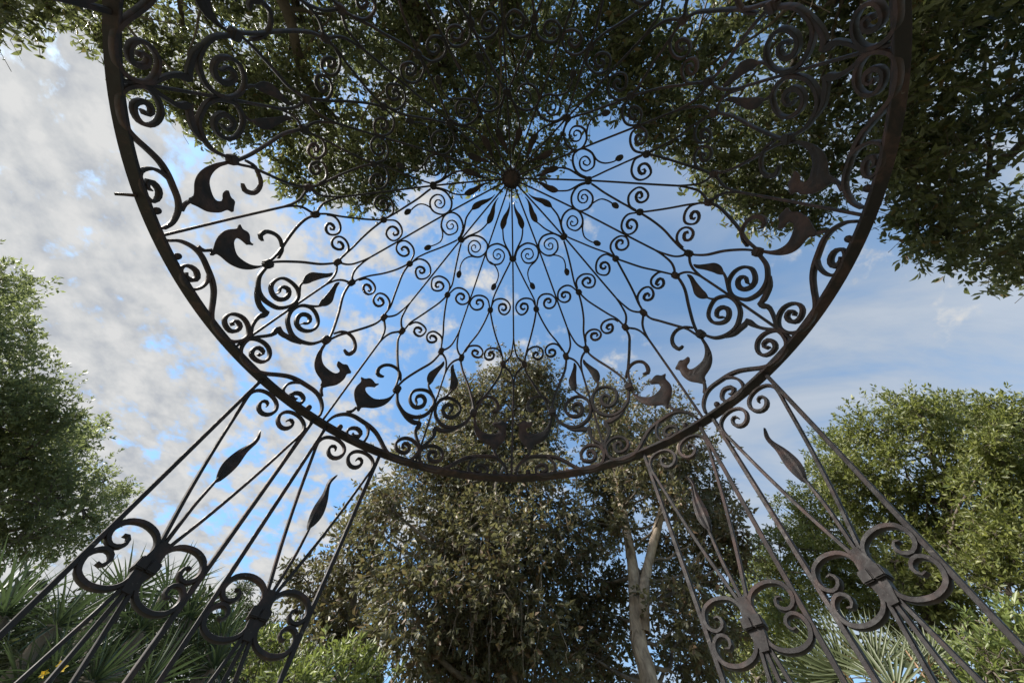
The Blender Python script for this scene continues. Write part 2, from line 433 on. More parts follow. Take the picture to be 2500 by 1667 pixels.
def plate_mesh(name, pts, thick, flip=1, grid=0.010, groove=None, rounded=True):
    """a forged plate with a puffed relief, outline given in (s, angle) on the dome"""
    a = np.array(pts, float)
    def uv(s, ph): return np.stack([np.interp(s, PS, PRr) * np.radians(ph), np.asarray(s) * ARC], -1)
    o = uv(a[:, 0], a[:, 1])
    if rounded: o = catmull(o, len(o) * 3, closed=True)
    n = len(o)
    lo, hi = o.min(0), o.max(0)
    X, Y = np.meshgrid(np.arange(lo[0], hi[0], grid), np.arange(lo[1], hi[1], grid))
    Q = np.stack([X.ravel(), Y.ravel()], 1)
    A, B = o, np.roll(o, -1, 0)
    def dist(q):
        ab = B - A
        t = np.clip(((q[:, None] - A) * ab).sum(2) / np.maximum((ab * ab).sum(1), 1e-12), 0, 1)
        return np.linalg.norm(q[:, None] - (A + t[..., None] * ab), axis=2)
    ins = np.zeros(len(Q), bool)
    for k in range(n):
        c = ((A[k, 1] > Q[:, 1]) != (B[k, 1] > Q[:, 1])) & (Q[:, 0] < (B[k, 0] - A[k, 0]) * (Q[:, 1] - A[k, 1]) / (B[k, 1] - A[k, 1] + 1e-12) + A[k, 0])
        ins ^= c
    Q = Q[ins]
    if len(Q):
        dd = dist(Q); Q = Q[dd.min(1) > grid * 0.45]
    allp = np.vstack([o, Q]) if len(Q) else o
    V2, _, F2, _, _, _ = delaunay_2d_cdt([Vector(v) for v in allp], [(k, (k + 1) % n) for k in range(n)], [], 1, 1e-7)
    V2 = np.array([tuple(v) for v in V2]); F2 = np.array([tuple(f) for f in F2])
    dall = dist(V2); d = dall.min(1)
    h = thick * (0.30 + 0.70 * np.sqrt(np.clip(d / 0.022, 0, 1)))
    if groove is not None:
        dg = dall[:, groove[0] * 3:groove[1] * 3].min(1)
        for w in (0.016, 0.030):
            h = h - 0.5 * thick * np.exp(-((dg - w) / 0.0035) ** 2)
    s = V2[:, 1] / ARC
    ph = np.degrees(V2[:, 0] / np.interp(s, PS, PRr)) * flip
    P, N = dome(s, ph)
    m = len(V2)
    V = np.vstack([P + N * h[:, None] * 0.5, P - N * h[:, None] * 0.5])
    e = {}
    for f in F2:
        for i in range(3):
            x, y = f[i], f[(i + 1) % 3]
            e[(x, y)] = 1
    side = []
    for (x, y) in e:
        if (y, x) not in e: side += [(x, x + m, y + m), (x, y + m, y)]
    F = np.vstack([F2, F2[:, ::-1] + m, np.array(side)])
    if flip > 0: F = F[:, ::-1]
    me = smooth(mesh_np(name, V, F), 50)
    bm = bmesh.new(); bm.from_mesh(me); bmesh.ops.recalc_face_normals(bm, faces=bm.faces); bm.to_mesh(me); bm.free()
    return me


def scroll_w(w0, w1, tip=0.4):
    """even bar that swells into the eye of the scroll and thins at its tip"""
    return [(0, w0), (0.55, w0), (0.86, w1), (0.94, w1 * 0.85), (1, w0 * tip)]


def spread(me, name, k, parent=GZ):
    o = obj(name, me, parent, IRON)
    o.rotation_euler = (0, 0, R_(45 * k))
    return o


LAY = []
for flip in (1, -1):
    def bar(name, key, w, d): LAY.append((name, [bar_mesh(name, T[key], w, d, flip, hand=0.0 if 'fork' in name or 'arch' in name else 1.0) for _ in range(1 if 'fork' in name else 8)], flip))
    def bar2(name, pts, w, d): LAY.append((name, bar_mesh(name, pts, w, d, flip), flip))
    def plate(name, key, t, **k): LAY.append((name, [plate_mesh(name, T[key], t, flip, **k)], flip))
    bar('leaf_stem', 'leaf1_stem', [(0, .014), (1, .011)], .014)
    plate('leaf', 'leaf1', .012, grid=.012)
    bar('scroll', 'scroll1', [(0, .014), (.6, .011), (1, .008)], .016)
    bar('bud_stem', 'tail', [(0, .010), (1, .009)], .012)
    plate('flower_bud', 'bud', .022, grid=.012)
    bar('curved_bar', 'n1n2', .012, .016)
    bar('curved_bar', 'n2n3b', .013, .018)
    bar('curved_bar', 'n2n3a', .013, .018)
    bar('scroll', 'scroll2b', scroll_w(.012, .019), .018)
    bar('scroll', 'scroll2a', scroll_w(.012, .019), .018)
    bar('forked_bar', 'splitA', [(0, .007), (.35, .010), (.6, .013), (1, .013)], .0172)
    bar('forked_bar', 'splitB', [(0, .007), (.35, .010), (.6, .013), (1, .013)], .0172)
    bar('scroll', 'scroll3a', scroll_w(.013, .020), .022)
    bar('scroll', 'scroll3b', scroll_w(.013, .020), .022)
    bar('forked_bar', 'mergeA', [(0, .013), (.5, .013), (.75, .010), (1, .007)], .0172)
    bar('forked_bar', 'mergeB', [(0, .013), (.5, .013), (.75, .010), (1, .007)], .0172)
    bar('curved_bar', 'n3bn4', .014, .022)
    bar('curved_bar', 'n3an4', .014, .022)
    bar('tail_hook', 'hook', [(0, .012), (.5, .016), (.8, .026), (.93, .020), (1, .004)], .024)
    bar('figure_stem', 'bstem', .016, .018)
    bar('arch_bar', 'arch', [(0, .014), (.25, .020), (.8, .016), (.92, .022), (1, .010)], .030)
    bar('scroll', 'inner', scroll_w(.014, .022), .030)
    bar('scroll', 'big', [(0, .014), (.2, .022), (.6, .015), (.84, .026), (.93, .020), (1, .007)], .028)
    bar('leaf_stem', 'leaf4_stem', [(0, .016), (1, .011)], .016)
    plate('leaf', 'leaf4', .014, grid=.012)
    bar('cusp_bar', 'cusp', [(0, .012), (.4, .024), (.8, .030), (1, .012)], .022)
    bar('cusp_bar', 'cusp2', [(0, .010), (.12, .034), (.4, .018), (1, .014)], .022)
for name, me, flip in LAY:
    for k in range(8): spread(me[k % len(me)], name, k)

# straight radial bars: hub to fork, merge to ring
for half in (0, 22.5):
    m1 = bar_mesh('radial_bar', [(0.03, half), (0.2, half), (0.4, half), (0.528, half)], .012, .016, 1, .05)
    m2 = bar_mesh('radial_bar', [(0.700, half), (0.8, half), (0.9, half), (0.992, half)], .013, .018, 1, .03)
    for k in range(8):
        spread(m1, 'radial_bar', k); spread(m2, 'radial_bar', k)

# the beasts over the ring
BEAST = {(kind, fl): plate_mesh(kind + '_figure', T[kind], .020, fl, groove=(0, 6)) for kind in ('bird', 'fox') for fl in (1, -1)}
WHO = {(0, 1): 'bird', (0, -1): 'bird', (1, -1): 'fox', (1, 1): 'bird', (2, -1): 'fox', (2, 1): 'bird', (7, 1): 'fox', (7, -1): 'bird',
       (6, 1): 'bird', (6, -1): 'bird', (5, 1): 'bird', (5, -1): 'fox', (3, -1): 'fox', (3, 1): 'bird', (4, 1): 'fox', (4, -1): 'fox'}
for (k, fl), kind in WHO.items(): spread(BEAST[(kind, fl)], kind + '_figure', k)


# collars that clamp the crossings
def collar_mesh(s, ph, w, h, d):
    P, N = dome(s, ph)
    a = math.radians(ph)
    E = np.array((-math.cos(a), -math.sin(a), 0)); U = np.cross(N, E)
    bm = bmesh.new()
    for sx, sy, sz in ((w, h, d), (w * 0.72, h * 1.7, d * 0.8)):
        mat = Matrix(((E[0], U[0], N[0], P[0]), (E[1], U[1], N[1], P[1]), (E[2], U[2], N[2], P[2]), (0, 0, 0, 1)))
        r = bmesh.ops.create_cube(bm, size=1.0, matrix=mat @ Matrix.Diagonal((sx, sy, sz, 1)))
        vs = set(r['verts'])
        bmesh.ops.bevel(bm, geom=[e for e in bm.edges if e.verts[0] in vs], offset=.003, segments=1, affect='EDGES')
    me = bpy.data.meshes.new('collar'); bm.to_mesh(me); bm.free()
    return me


for s, ph, w, h, d in ((.266, 0, .056, .026, .034), (.448, 11.4, .044, .026, .034), (.448, -11.4, .044, .026, .034),
                       (.625, 3.75, .042, .032, .036), (.625, -3.75, .042, .032, .036), (.624, 18.75, .042, .032, .036), (.624, -18.75, .042, .032, .036),
                       (.808, 11.3, .050, .032, .042), (.808, -11.3, .050, .032, .042)):
    me = collar_mesh(s, ph, w, h, d)
    for k in range(8): spread(me, 'collar', k)

# small studs on the ring
bm = bmesh.new()
bmesh.ops.create_uvsphere(bm, u_segments=10, v_segments=7, radius=.017)
stud = bpy.data.meshes.new('stud'); bm.to_mesh(stud); bm.free(); smooth(stud, 60)
for k in range(8):
    for fl in (1, -1):
        o = obj('stud', stud, GZ, IRON)
        P, N = dome(.985, 45 * k + fl * 3.9)
        o.location = P; o.scale = (1, 1, 1.2)

# ring: flat bar on edge circle
n = 180
a = np.linspace(0, 2 * math.pi, n, endpoint=False)
prof = [(RING_R * .9655, RING_Z + .001), (RING_R * .9645, RING_Z + .003), (RING_R * .9645, RING_Z + .017), (RING_R * .9655, RING_Z + .019),
        (RING_R * .999, RING_Z + .019), (RING_R, RING_Z + .017), (RING_R, RING_Z + .003), (RING_R * .999, RING_Z + .001)]
V = np.stack([np.stack([-r * np.sin(a), r * np.cos(a), np.full(n, z)], 1) for r, z in prof], 1).reshape(-1, 3)
F = [(i * 8 + k, i * 8 + (k + 1) % 8, ((i + 1) % n) * 8 + (k + 1) % 8, ((i + 1) % n) * 8 + k) for i in range(n) for k in range(8)]
me = mesh_np('ring', V, F); bm = bmesh.new(); bm.from_mesh(me); bmesh.ops.recalc_face_normals(bm, faces=bm.faces); bm.to_mesh(me); bm.free()
obj('ring', smooth(me, 40), GZ, IRON)
# the short lug that sticks out of the ring
V, F = sweep(np.array([(0, RING_R * .985, RING_Z - .01), (0, RING_R + .03, RING_Z - .008), (0, RING_R + .065, RING_Z - .012)]), np.tile((0, 0, 1.0), (3, 1)), .012, .010)
o = obj('bolt_lug', mesh_np('lug', V, F), GZ, IRON); o.rotation_euler = (0, 0, R_(96.5))

# hub: a fluted knob with a ring of rivets
bm = bmesh.new()
seg = 64
rows = [(.012, -.052), (.035, -.048), (.060, -.034), (.078, -.012), (.082, .010), (.070, .034), (.045, .052), (.015, .062)]
vv = []
for r, z in rows:
    vv.append([bm.verts.new((-(r * (1 + .07 * math.cos(16 * 2 * math.pi * i / seg))) * math.sin(2 * math.pi * i / seg),
                             (r * (1 + .07 * math.cos(16 * 2 * math.pi * i / seg))) * math.cos(2 * math.pi * i / seg), z)) for i in range(seg)])
for j in range(len(rows) - 1):
    for i in range(seg): bm.faces.new((vv[j][i], vv[j][(i + 1) % seg], vv[j + 1][(i + 1) % seg], vv[j + 1][i]))
bm.faces.new(vv[0][::-1]); bm.faces.new(vv[-1])
bmesh.ops.recalc_face_normals(bm, faces=bm.faces)
me = bpy.data.meshes.new('hub'); bm.to_mesh(me); bm.free()
hub = obj('hub', smooth(me, 60), GZ, IRON)
hub.location = (0, 0, RING_Z + 1.030 * RING_R)
riv = bpy.data.meshes.new('rivet')
bm = bmesh.new(); bmesh.ops.create_uvsphere(bm, u_segments=8, v_segments=6, radius=.008); bm.to_mesh(riv); bm.free()
for k in range(16):
    o = obj('rivet', riv, hub, IRON)
    t = math.radians(22.5 * k + 11.25)
    o.location = (-.066 * math.sin(t), .066 * math.cos(t), -.030)

# ------------------------------------------------------------------ side panels between pairs of posts
PCL = -0.965                      # clasp height under the ring
HALF = .178


def flat_mesh(name, pts, wid, dep, step=.014):
    a = np.array(pts, float)
    C, L = catmull(a, None)
    n = max(5, int(L[-1] / step))
    s = np.linspace(0, L[-1], n)
    q = np.stack([np.interp(s, L, C[:, k]) for k in (0, 1)], 1)
    P = np.stack([q[:, 0], np.zeros(n), q[:, 1]], 1)
    f = np.linspace(0, 1, n)
    if not isinstance(wid, (int, float)): wid = np.interp(f, [w[0] for w in wid], [w[1] for w in wid])
    V, F = sweep(P, np.tile((0, 1.0, 0), (n, 1)), wid, dep)
    return smooth(mesh_np(name, V, F))


def mx(pts, s): return [(x * s, z) for x, z in pts]


UPS = [(.012, -.945), (.016, -.921), (.026, -.885), (.055, -.860), (.105, -.851), (.150, -.868), (.168, -.903), (.164, -.934), (.142, -.954), (.118, -.951), (.104, -.932), (.112, -.910), (.130, -.912)]
LOS = [(x, 2 * PCL - z + .005) for x, z in UPS]
TOPR = [(.010, -.930), (.018, -.873), (.060, -.700), (.108, -.470), (.152, -.222), (.166, -.140), (.166, -.095), (.148, -.060), (.110, -.041), (.065, -.044), (.030, -.068), (.016, -.108), (.027, -.145), (.052, -.165), (.080, -.160), (.099, -.132), (.096, -.100), (.074, -.090), (.064, -.112)]
BOTR = [(.010, -1.000), (.016, -1.05), (.040, -1.20), (.090, -1.50), (.140, -1.80), (.160, -2.00), (.164, -2.30), (.164, -2.40)]
PAN = []
for s in (1, -1):
    PAN.append(('post', flat_mesh('post', [(HALF * s, -RING_Z), (HALF * s, -1.6), (HALF * s, -.8), (HALF * s, .0005)], .018, .024, .2)))
    PAN.append(('scroll', flat_mesh('scroll', mx(UPS, s), [(0, .012), (.3, .018), (.65, .016), (.9, .014), (1, .006)], .029)))
    PAN.append(('scroll', flat_mesh('scroll', mx(LOS, s), [(0, .012), (.3, .018), (.65, .016), (.9, .014), (1, .006)], .029)))
    PAN.append(('scrolled_rod', flat_mesh('scrolled_rod', mx(TOPR, s), [(0, .014), (.75, .014), (.92, .019), (1, .007)], .022, .016)))
    PAN.append(('rod', flat_mesh('rod', mx(BOTR, s), .014, .022, .06)))
PAN.append(('leaf_stem', flat_mesh('leaf_stem', [(0, -1.0), (.002, -.90), (.010, -.78), (.014, -.70), (.012, -.57)], [(0, .014), (.8, .013), (1, .010)], .020, .03)))
PAN.append(('rod', flat_mesh('rod', [(0, -1.0), (0, -1.4), (0, -1.9), (0, -2.4)], .014, .022, .1)))


def panel_leaf():
    pts = np.array([(.004, -.585), (-.012, -.535), (-.018, -.471), (-.012, -.392), (-.018, -.326), (-.012, -.285), (.012, -.258), (.002, -.305), (.006, -.344), (.030, -.420), (.040, -.495), (.028, -.552)])
    o = catmull(pts, 40, closed=True)
    c = len(o)
    # midrib follows the middle of the blade
    mid = np.stack([np.interp(o[:, 1], [-.585, -.5, -.4, -.33, -.258], [.008, .012, .008, -.006, .006]), o[:, 1]], 1)
    inn = mid + (o - mid) * 0.45
    V = []
    for q, d in ((o, .003), (inn, .010), (mid, .006)): V += [(x, d, z) for x, z in q]
    for q, d in ((o, -.003), (inn, -.010), (mid, -.006)): V += [(x, d, z) for x, z in q]
    F = []
    for b in (0, 3 * c):
        for ring in (0, c):
            for i in range(c):
                j = (i + 1) % c
                F.append((b + ring + i, b + ring + j, b + ring + c + j, b + ring + c + i))
    for i in range(c): F.append((i, (i + 1) % c, 3 * c + (i + 1) % c, 3 * c + i))
    me = mesh_np('leaf', V, F)
    bm = bmesh.new(); bm.from_mesh(me)
    bmesh.ops.remove_doubles(bm, verts=bm.verts, dist=1e-5)
    bmesh.ops.recalc_face_normals(bm, faces=bm.faces); bm.to_mesh(me); bm.free()
    return smooth(me, 40)


PAN.append(('leaf', panel_leaf()))


def clasp_mesh():
    bm = bmesh.new()
    for x in (-.019, .019):
        r = bmesh.ops.create_cube(bm, size=1.0, matrix=Matrix.Translation((x, 0, PCL)) @ Matrix.Diagonal((.0365, .060, .040, 1)))
        vs = set(r['verts'])
        bmesh.ops.bevel(bm, geom=[e for e in bm.edges if e.verts[0] in vs], offset=.004, segments=2, affect='EDGES')
    # flared bundle above and below
    for sg in (1, -1):
        prof = [(.028, .015), (.024, .05), (.014, .09)]
        prev = None
        for w, z in prof:
            ring = [bm.verts.new((x * w, y * .017, PCL + sg * z)) for x, y in ((-1, -1), (1, -1), (1, 1), (-1, 1))]
            if prev:
                for i in range(4): bm.faces.new((prev[i], prev[(i + 1) % 4], ring[(i + 1) % 4], ring[i]))
            prev = ring
        bm.faces.new(prev)
    bmesh.ops.recalc_face_normals(bm, faces=bm.faces)
    me = bpy.data.meshes.new('clasp'); bm.to_mesh(me); bm.free()
    return me


PAN.append(('clasp', clasp_mesh()))
for k in (1, 3, 5, 7):
    for sg in (1, -1):
        th = R_(45 * k + sg * 8.0)
        pr = RING_R * .985 * math.cos(R_(6.5))
        pan = obj('side_panel', None, GZ)
        pan.location = (-pr * math.sin(th), pr * math.cos(th), RING_Z)
        pan.rotation_euler = (0, 0, th)
        pan.scale = (-1 if sg > 0 else 1, 1, 1)
        for name, me in PAN: obj(name, me, pan, IRON)

# ================================================================== plants
DS = 2500.0 / 2352.0               # layout sketch units


def ray(x, y): return CF + CR * ((x * DS - 1250.0) / FPX) - CU * ((y * DS - 833.5) / FPX)


def at_h(x, y, h):                 # point of that direction h metres over eye level
    d = ray(x, y); return CAMP + d * (h / d[2])


def at_d(x, y, H):                 # point of that direction at ground distance H
    d = ray(x, y); return CAMP + d * (H / math.hypot(d[0], d[1]))


def leaf_cloud(B, D, L, W, fold=0.18, curl=0.15, detail=0):
    """B base points, D directions, L lengths, W widths -> triangles of folded leaves"""
    n = len(B)
    D = unit(D)
    U = unit(np.cross(D, RNG.normal(size=(n, 3))))
    S = np.cross(D, U)
    L = L[:, None]; W = W[:, None]
    if detail == 0:
        V = np.stack([B, B + D * L * .48 + S * W * .5 + U * W * fold, B + D * L - U * L * curl, B + D * L * .48 - S * W * .5 + U * W * fold], 1)
        F = np.array([(0, 1, 2), (0, 2, 3)])
        k = 4
    else:
        V = np.stack([B, B + D * L * .28 + S * W * .40 + U * W * fold, B + D * L * .62 + S * W * .44 + U * W * fold * .7, B + D * L - U * L * curl,
                      B + D * L * .62 - S * W * .44 + U * W * fold * .7, B + D * L * .28 - S * W * .40 + U * W * fold, B + D * L * .5 - U * L * curl * .2], 1)
        F = np.array([(6, 0, 1), (6, 1, 2), (6, 2, 3), (6, 3, 4), (6, 4, 5), (6, 5, 0)])
        k = 7
    F = (F[None] + (np.arange(n) * k)[:, None, None]).reshape(-1, 3)
    return V.reshape(-1, 3), F


def sprays(C, A, per, L, W, spread=1.0, droop=0.2, along=1.6, detail=0, lvar=0.25):
    """leafy twigs: at each C a twig along A with `per` leaves"""
    n = len(C)
    A = unit(A)
    u = np.tile(np.linspace(0.1, 1, per), (n, 1)) + RNG.normal(0, .06, (n, per))
    tw = C[:, None] + A[:, None] * (u[..., None] - .5) * L * along
    rad = RNG.normal(size=(n, per, 3)); rad -= (rad * A[:, None]).sum(2, keepdims=True) * A[:, None]
    d = A[:, None] * (0.35 + .5 * u[..., None]) + unit(rad) * spread * (1.15 - .6 * u[..., None])
    d[..., 2] -= droop
    m = n * per
    ll = L * (1 + RNG.normal(0, lvar, m)).clip(.45, 1.6)
    ww = W * ll / L * (1 + RNG.normal(0, .12, m)).clip(.6, 1.4)
    return leaf_cloud(tw.reshape(-1, 3), d.reshape(-1, 3), ll, ww, detail=detail)


def sticks(C, A, ln, r):
    """thin three sided twigs"""
    n = len(C); A = unit(A)
    U = unit(np.cross(A, RNG.normal(size=(n, 3)))); S = np.cross(A, U)
    ln = np.broadcast_to(ln, n)[:, None]
    bend = RNG.normal(0, .12, (n, 3)) * ln
    pts = []
    for f, q in ((-.5, 1), (0, .8), (.5, .4)):
        o = C + A * ln * f + (bend if f == 0 else 0)
        for t in (0, 2.1, 4.2): pts.append(o + (U * math.cos(t) + S * math.sin(t)) * r * q)
    V = np.stack(pts, 1).reshape(-1, 3)
    f = []
    for i in (0, 3):
        for k in range(3): f += [(i + k, i + (k + 1) % 3, i + 3 + (k + 1) % 3), (i + k, i + 3 + (k + 1) % 3, i + 3 + k)]
    F = (np.array(f)[None] + (np.arange(n) * 9)[:, None, None]).reshape(-1, 3)
    return V, F


def wiggle(a, b, n, amp, sag=0.0):
    a, b = np.asarray(a, float), np.asarray(b, float)
    t = np.linspace(0, 1, n)[:, None]
    P = a + (b - a) * t
    w = RNG.normal(size=(n, 3)); w[0] = 0; w[-1] = 0
    w = np.cumsum(w, 0); w -= t * w[-1]
    P = P + w * amp * np.linalg.norm(b - a) / n ** .5 * .5
    P[:, 2] += sag * np.sin(math.pi * t[:, 0])
    return P


def limb(parent, a, b, r0, r1, mat, name='limb', n=10, amp=.10, sag=0.0, sides=7):
    P = catmull(wiggle(a, b, n, amp, sag), n * 3)
    V, F = tube(P, np.linspace(r0, r1, len(P)), sides)
    o = obj(name, smooth(mesh_np(name, V, F), 80), parent, mat)
    return P


def rel(root, V): return V - np.array(root.location)


def clump_crown(root, clumps, H, leaf, mat, bark, lai=3.0, per=7, hj=0.12, sub=8, droop=.15, detail=0, twig_every=5, spread=1.0, subr=.34, limbs=None, trunk_top=None, depthk=1.0, lim_r=.05):
    """leaf clumps with sub-clumps, one crown mesh; thin branches lead to each clump"""
    L, Wd = leaf
    VV, SV = [], []
    ctr = []
    base = np.array(root.location)
    for c in clumps:
        x, y, r = c[:3]
        h = H * (1 + RNG.uniform(-hj, hj)) if len(c) < 4 else c[3]
        P = at_d(x, y, h)
        dep = float(np.dot(P - CAMP, CF))
        rm = r * DS * dep / FPX
        ctr.append((P, rm))
        ns = max(3, int(sub))
        sc = P + unit(RNG.normal(size=(ns, 3))) * rm * RNG.uniform(.45, 1.08, (ns, 1)) * np.array((1, depthk, 1))
        nl = int(lai * math.pi * rm * rm / (.55 * L * Wd))
        nt = max(4, nl // per)
        w = RNG.integers(0, ns, nt)
        off = RNG.normal(size=(nt, 3)) * rm * subr
        C = sc[w] + off
        A = unit(off) * .8 + unit(C - P) * .7 + RNG.normal(size=(nt, 3)) * .45
        VV.append(sprays(C - base, A, per, L, Wd, spread, droop, detail=detail))
        k = RNG.random(nt) < 1.0 / twig_every
        if k.any(): SV.append(sticks((C - A * L * .6)[k] - base, A[k], L * 4.0, L * .045))
        for s_ in sc:
            V, F = tube(catmull(wiggle(P, s_, 5, .25), 8) - base, np.linspace(rm * .022 + .006, .004, 8), 4)
            SV.append((V, F))
    V, F = join(VV)
    o = obj('crown', mesh_np('crown', V, F), root, mat); o['kind'] = 'stuff'
    V, F = join(SV)
    o = obj('twigs', mesh_np('twigs', V, F), root, bark); o['kind'] = 'stuff'
    return ctr


def fork(root, spine, ctr, bark, r0, every=1, k=.42):
    """limbs from a trunk spine (world points) to clump centres"""
    base = np.array(root.location)
    spine = np.asarray(spine)
    for i, (P, rm) in enumerate(ctr):
        if i % every: continue
        below = spine[spine[:, 2] < P[2] - 0.25 * np.hypot(*(P - spine[-1])[:2])]
        j = np.argmin(np.linalg.norm(spine[:, :2] - P[:2], axis=1) + np.abs(spine[:, 2] - (P[2] - .5 * np.linalg.norm(P[:2] - spine[len(spine) // 2, :2]))))
        a = spine[j]
        r = r0 * (1 - .6 * j / len(spine)) * k
        limb(root, a - base, P - base, r, r * .25, bark, n=8, amp=.16)


def poly_in(px, py, poly):
    ins = np.zeros(len(px), bool)
    a = np.array(poly); b = np.roll(a, -1, 0)
    for (x0, y0), (x1, y1) in zip(a, b):
        ins ^= ((y0 > py) != (y1 > py)) & (px < (x1 - x0) * (py - y0) / (y1 - y0 + 1e-12) + x0)
    return ins


def field(x, y, sc, seed):
    r = np.random.default_rng(seed)
    v = 0
    for k in range(9):
        a = r.uniform(0, 6.28); f = sc * r.uniform(.6, 2.2)
        v = v + np.sin((x * math.cos(a) + y * math.sin(a)) * f + r.uniform(0, 6.28))
    return v / 3.0


def canopy(root, outline, h0, thick, leaf, lai, mat, bark, seed, per=7, hole=-.55, nparts=0, droop=.2, lumps=.5):
    """a spreading crown overhead: plan outline at height h0, leaves fill a layer above it"""
    base = np.array(root.location)
    plan = np.array([at_h(x, y, h0)[:2] for x, y in outline])
    lo, hi = plan.min(0), plan.max(0)
    L, Wd = leaf
    area = abs(np.sum(plan[:, 0] * np.roll(plan[:, 1], -1) - np.roll(plan[:, 0], -1) * plan[:, 1])) / 2
    nt = int(lai * area / (.55 * L * Wd) / per)
    xs, ys = [], []
    tot = 0
    while tot < nt:
        x = RNG.uniform(lo[0], hi[0], nt); y = RNG.uniform(lo[1], hi[1], nt)
        keep = poly_in(x, y, plan)
        f = field(x, y, 2.2, seed) + .5 * field(x, y, 6.0, seed + 1)
        keep &= (f > hole) | (RNG.random(nt) < .22)
        xs.append(x[keep]); ys.append(y[keep]); tot += keep.sum()
    x = np.concatenate(xs)[:nt]; y = np.concatenate(ys)[:nt]
    # distance to the outline: the layer thins to its edge
    a, b = plan, np.roll(plan, -1, 0)
    ab = b - a
    q = np.stack([x, y], 1)
    d = np.full(nt, 1e9)
    for i in range(len(a)):
        t = np.clip(((q - a[i]) @ ab[i]) / (ab[i] @ ab[i] + 1e-9), 0, 1)
        d = np.minimum(d, np.linalg.norm(q - (a[i] + t[:, None] * ab[i]), axis=1))
    th = thick * np.clip(.12 + d / 1.3, 0, 1)
    z = CAMP[2] + h0 + RNG.random(nt) ** 1.2 * th + lumps * np.clip(d, 0, 1) * (field(x, y, 1.7, seed + 5) * .5 + .5)
    C = np.stack([x, y, z], 1) + RNG.normal(0, .09, (nt, 3))
    A = RNG.normal(size=(nt, 3)) * np.array((1, 1, .55)) + np.array((0, .25, -.25))
    V, F = sprays(C - base, A, per, L, Wd, 1.0, droop, 1.9, detail=1)
    o = obj('crown', mesh_np('crown', V, F), root, mat); o['kind'] = 'stuff'
    k = RNG.random(nt) < .30
    V, F = sticks(C[k] - base, A[k], L * 4.2, .0035)
    o = obj('twigs', mesh_np('twigs', V, F), root, bark); o['kind'] = 'stuff'
    # the leaves that hang lowest along the rim, one by one
    if nparts:
        V, F = leaf_cloud(np.zeros((1, 3)), np.array([(0, 1.0, 0)]), np.array([1.0]), np.array([Wd / L]), detail=1)
        lm = mesh_np('leaf', V, F)
        i = np.where(d < .22)[0]
        i = RNG.choice(i, min(nparts, len(i)), replace=False)
        for j in i:
            o = obj('leaf', lm, root, mat)
            dv = Vector(unit(RNG.normal(size=3) + np.array((0, .4, -.6))))
            o.location = C[j] - base
            o.rotation_euler = dv.to_track_quat('Y', 'Z').to_euler()
            s = L * RNG.uniform(.8, 1.25); o.scale = (s, s, s)
    return plan


# ------------------------------------------------------------------ overhead trees
def overhead(name, label, foot, outline_list, limb_ends, r0, seed, leaf, nparts):
    t = thing(name, label, 'tree', (*foot, 0))
    base = np.array(t.location)
    top = np.array((foot[0] * .85, foot[1] * .8, 4.6))
    P = catmull(wiggle((0, 0, -.2), top - base, 8, .06), 24)
    V, F = tube(P, np.linspace(r0, r0 * .62, 24) * (1 + .5 * np.exp(-np.linspace(0, 8, 24))), 14)
    obj('trunk', smooth(mesh_np('trunk', V, F), 80), t, M_BARK)
    plans = [np.array([at_h(x, y, q[1])[:2] for x, y in q[0]]) for q in outline_list]
    def inside(p): return any(poly_in(np.array([p[0] + base[0]]), np.array([p[1] + base[1]]), pl)[0] for pl in plans)
    for (x, y, h) in limb_ends:
        e = at_h(x, y, h)
        P = limb(t, top - base + RNG.normal(0, .08, 3), e - base, r0 * .38, .025, M_BARK, n=10, amp=.09, sag=.35)
        for q in range(7):
            s0 = P[int(len(P) * RNG.uniform(.5, .97))]
            dv = RNG.normal(size=3) * np.array((1.0, 1.0, .35)); dv[1] += .5
            e1 = s0 + unit(dv) * RNG.uniform(.8, 1.9)
            if not (inside(e1) and inside(e1 + unit(dv) * .35) and inside(s0)): continue
            P2 = limb(t, s0, e1, .026, .008, M_BARK, 'branch', n=7, amp=.16, sides=5)
            for q2 in range(2):
                s1 = P2[int(len(P2) * RNG.uniform(.3, .8))]
                e2 = s1 + unit(RNG.normal(size=3) * np.array((1, 1, .4))) * RNG.uniform(.4, .8)
                if not (inside(e2) and inside(e2 + (e2 - s1) * .6)): continue
                limb(t, s1, e2, .010, .004, M_BARK, 'branch', n=5, amp=.2, sides=4)
    for (outline, h0, thick, lai, hole, frac) in outline_list:
        canopy(t, outline, h0, thick, leaf, lai, M_FIG, M_BARK, seed, hole=hole, nparts=int(nparts * frac)); seed += 10
    return t


M0 = [(-220, -260), (-220, 90), (-40, 62), (20, 66), (70, 50), (105, 38), (125, 18), (140, -20), (150, -260)]
M1 = [(150, -260), (165, 40), (200, 100), (250, 145), (285, 195), (330, 222), (380, 250), (430, 285), (450, 330), (480, 335), (500, 300), (560, 330), (585, 290), (615, 310),
      (605, 345), (628, 400), (640, 445), (720, 458), (790, 480), (865, 490), (905, 440), (960, 395), (990, 372), (1050, 412), (1110, 408), (1190, 428), (1235, 405),
      (1300, 355), (1335, 300), (1405, 258), (1440, 225), (1455, -260)]
M2 = [(1400, -260), (1435, 235), (1475, 292), (1500, 332), (1560, 348), (1600, 392), (1625, 440), (1690, 458), (1690, 492), (1720, 520), (1790, 528), (1875, 540), (1915, 500),
      (1950, 462), (1985, 420), (2010, 380), (2075, 350), (2110, 300), (2120, -260)]
M3 = [(2060, -260), (2055, 395), (2088, 425), (2070, 470), (2090, 520), (2085, 562), (2130, 592), (2200, 612), (2300, 640), (2360, 662), (2700, 720), (2700, -260)]
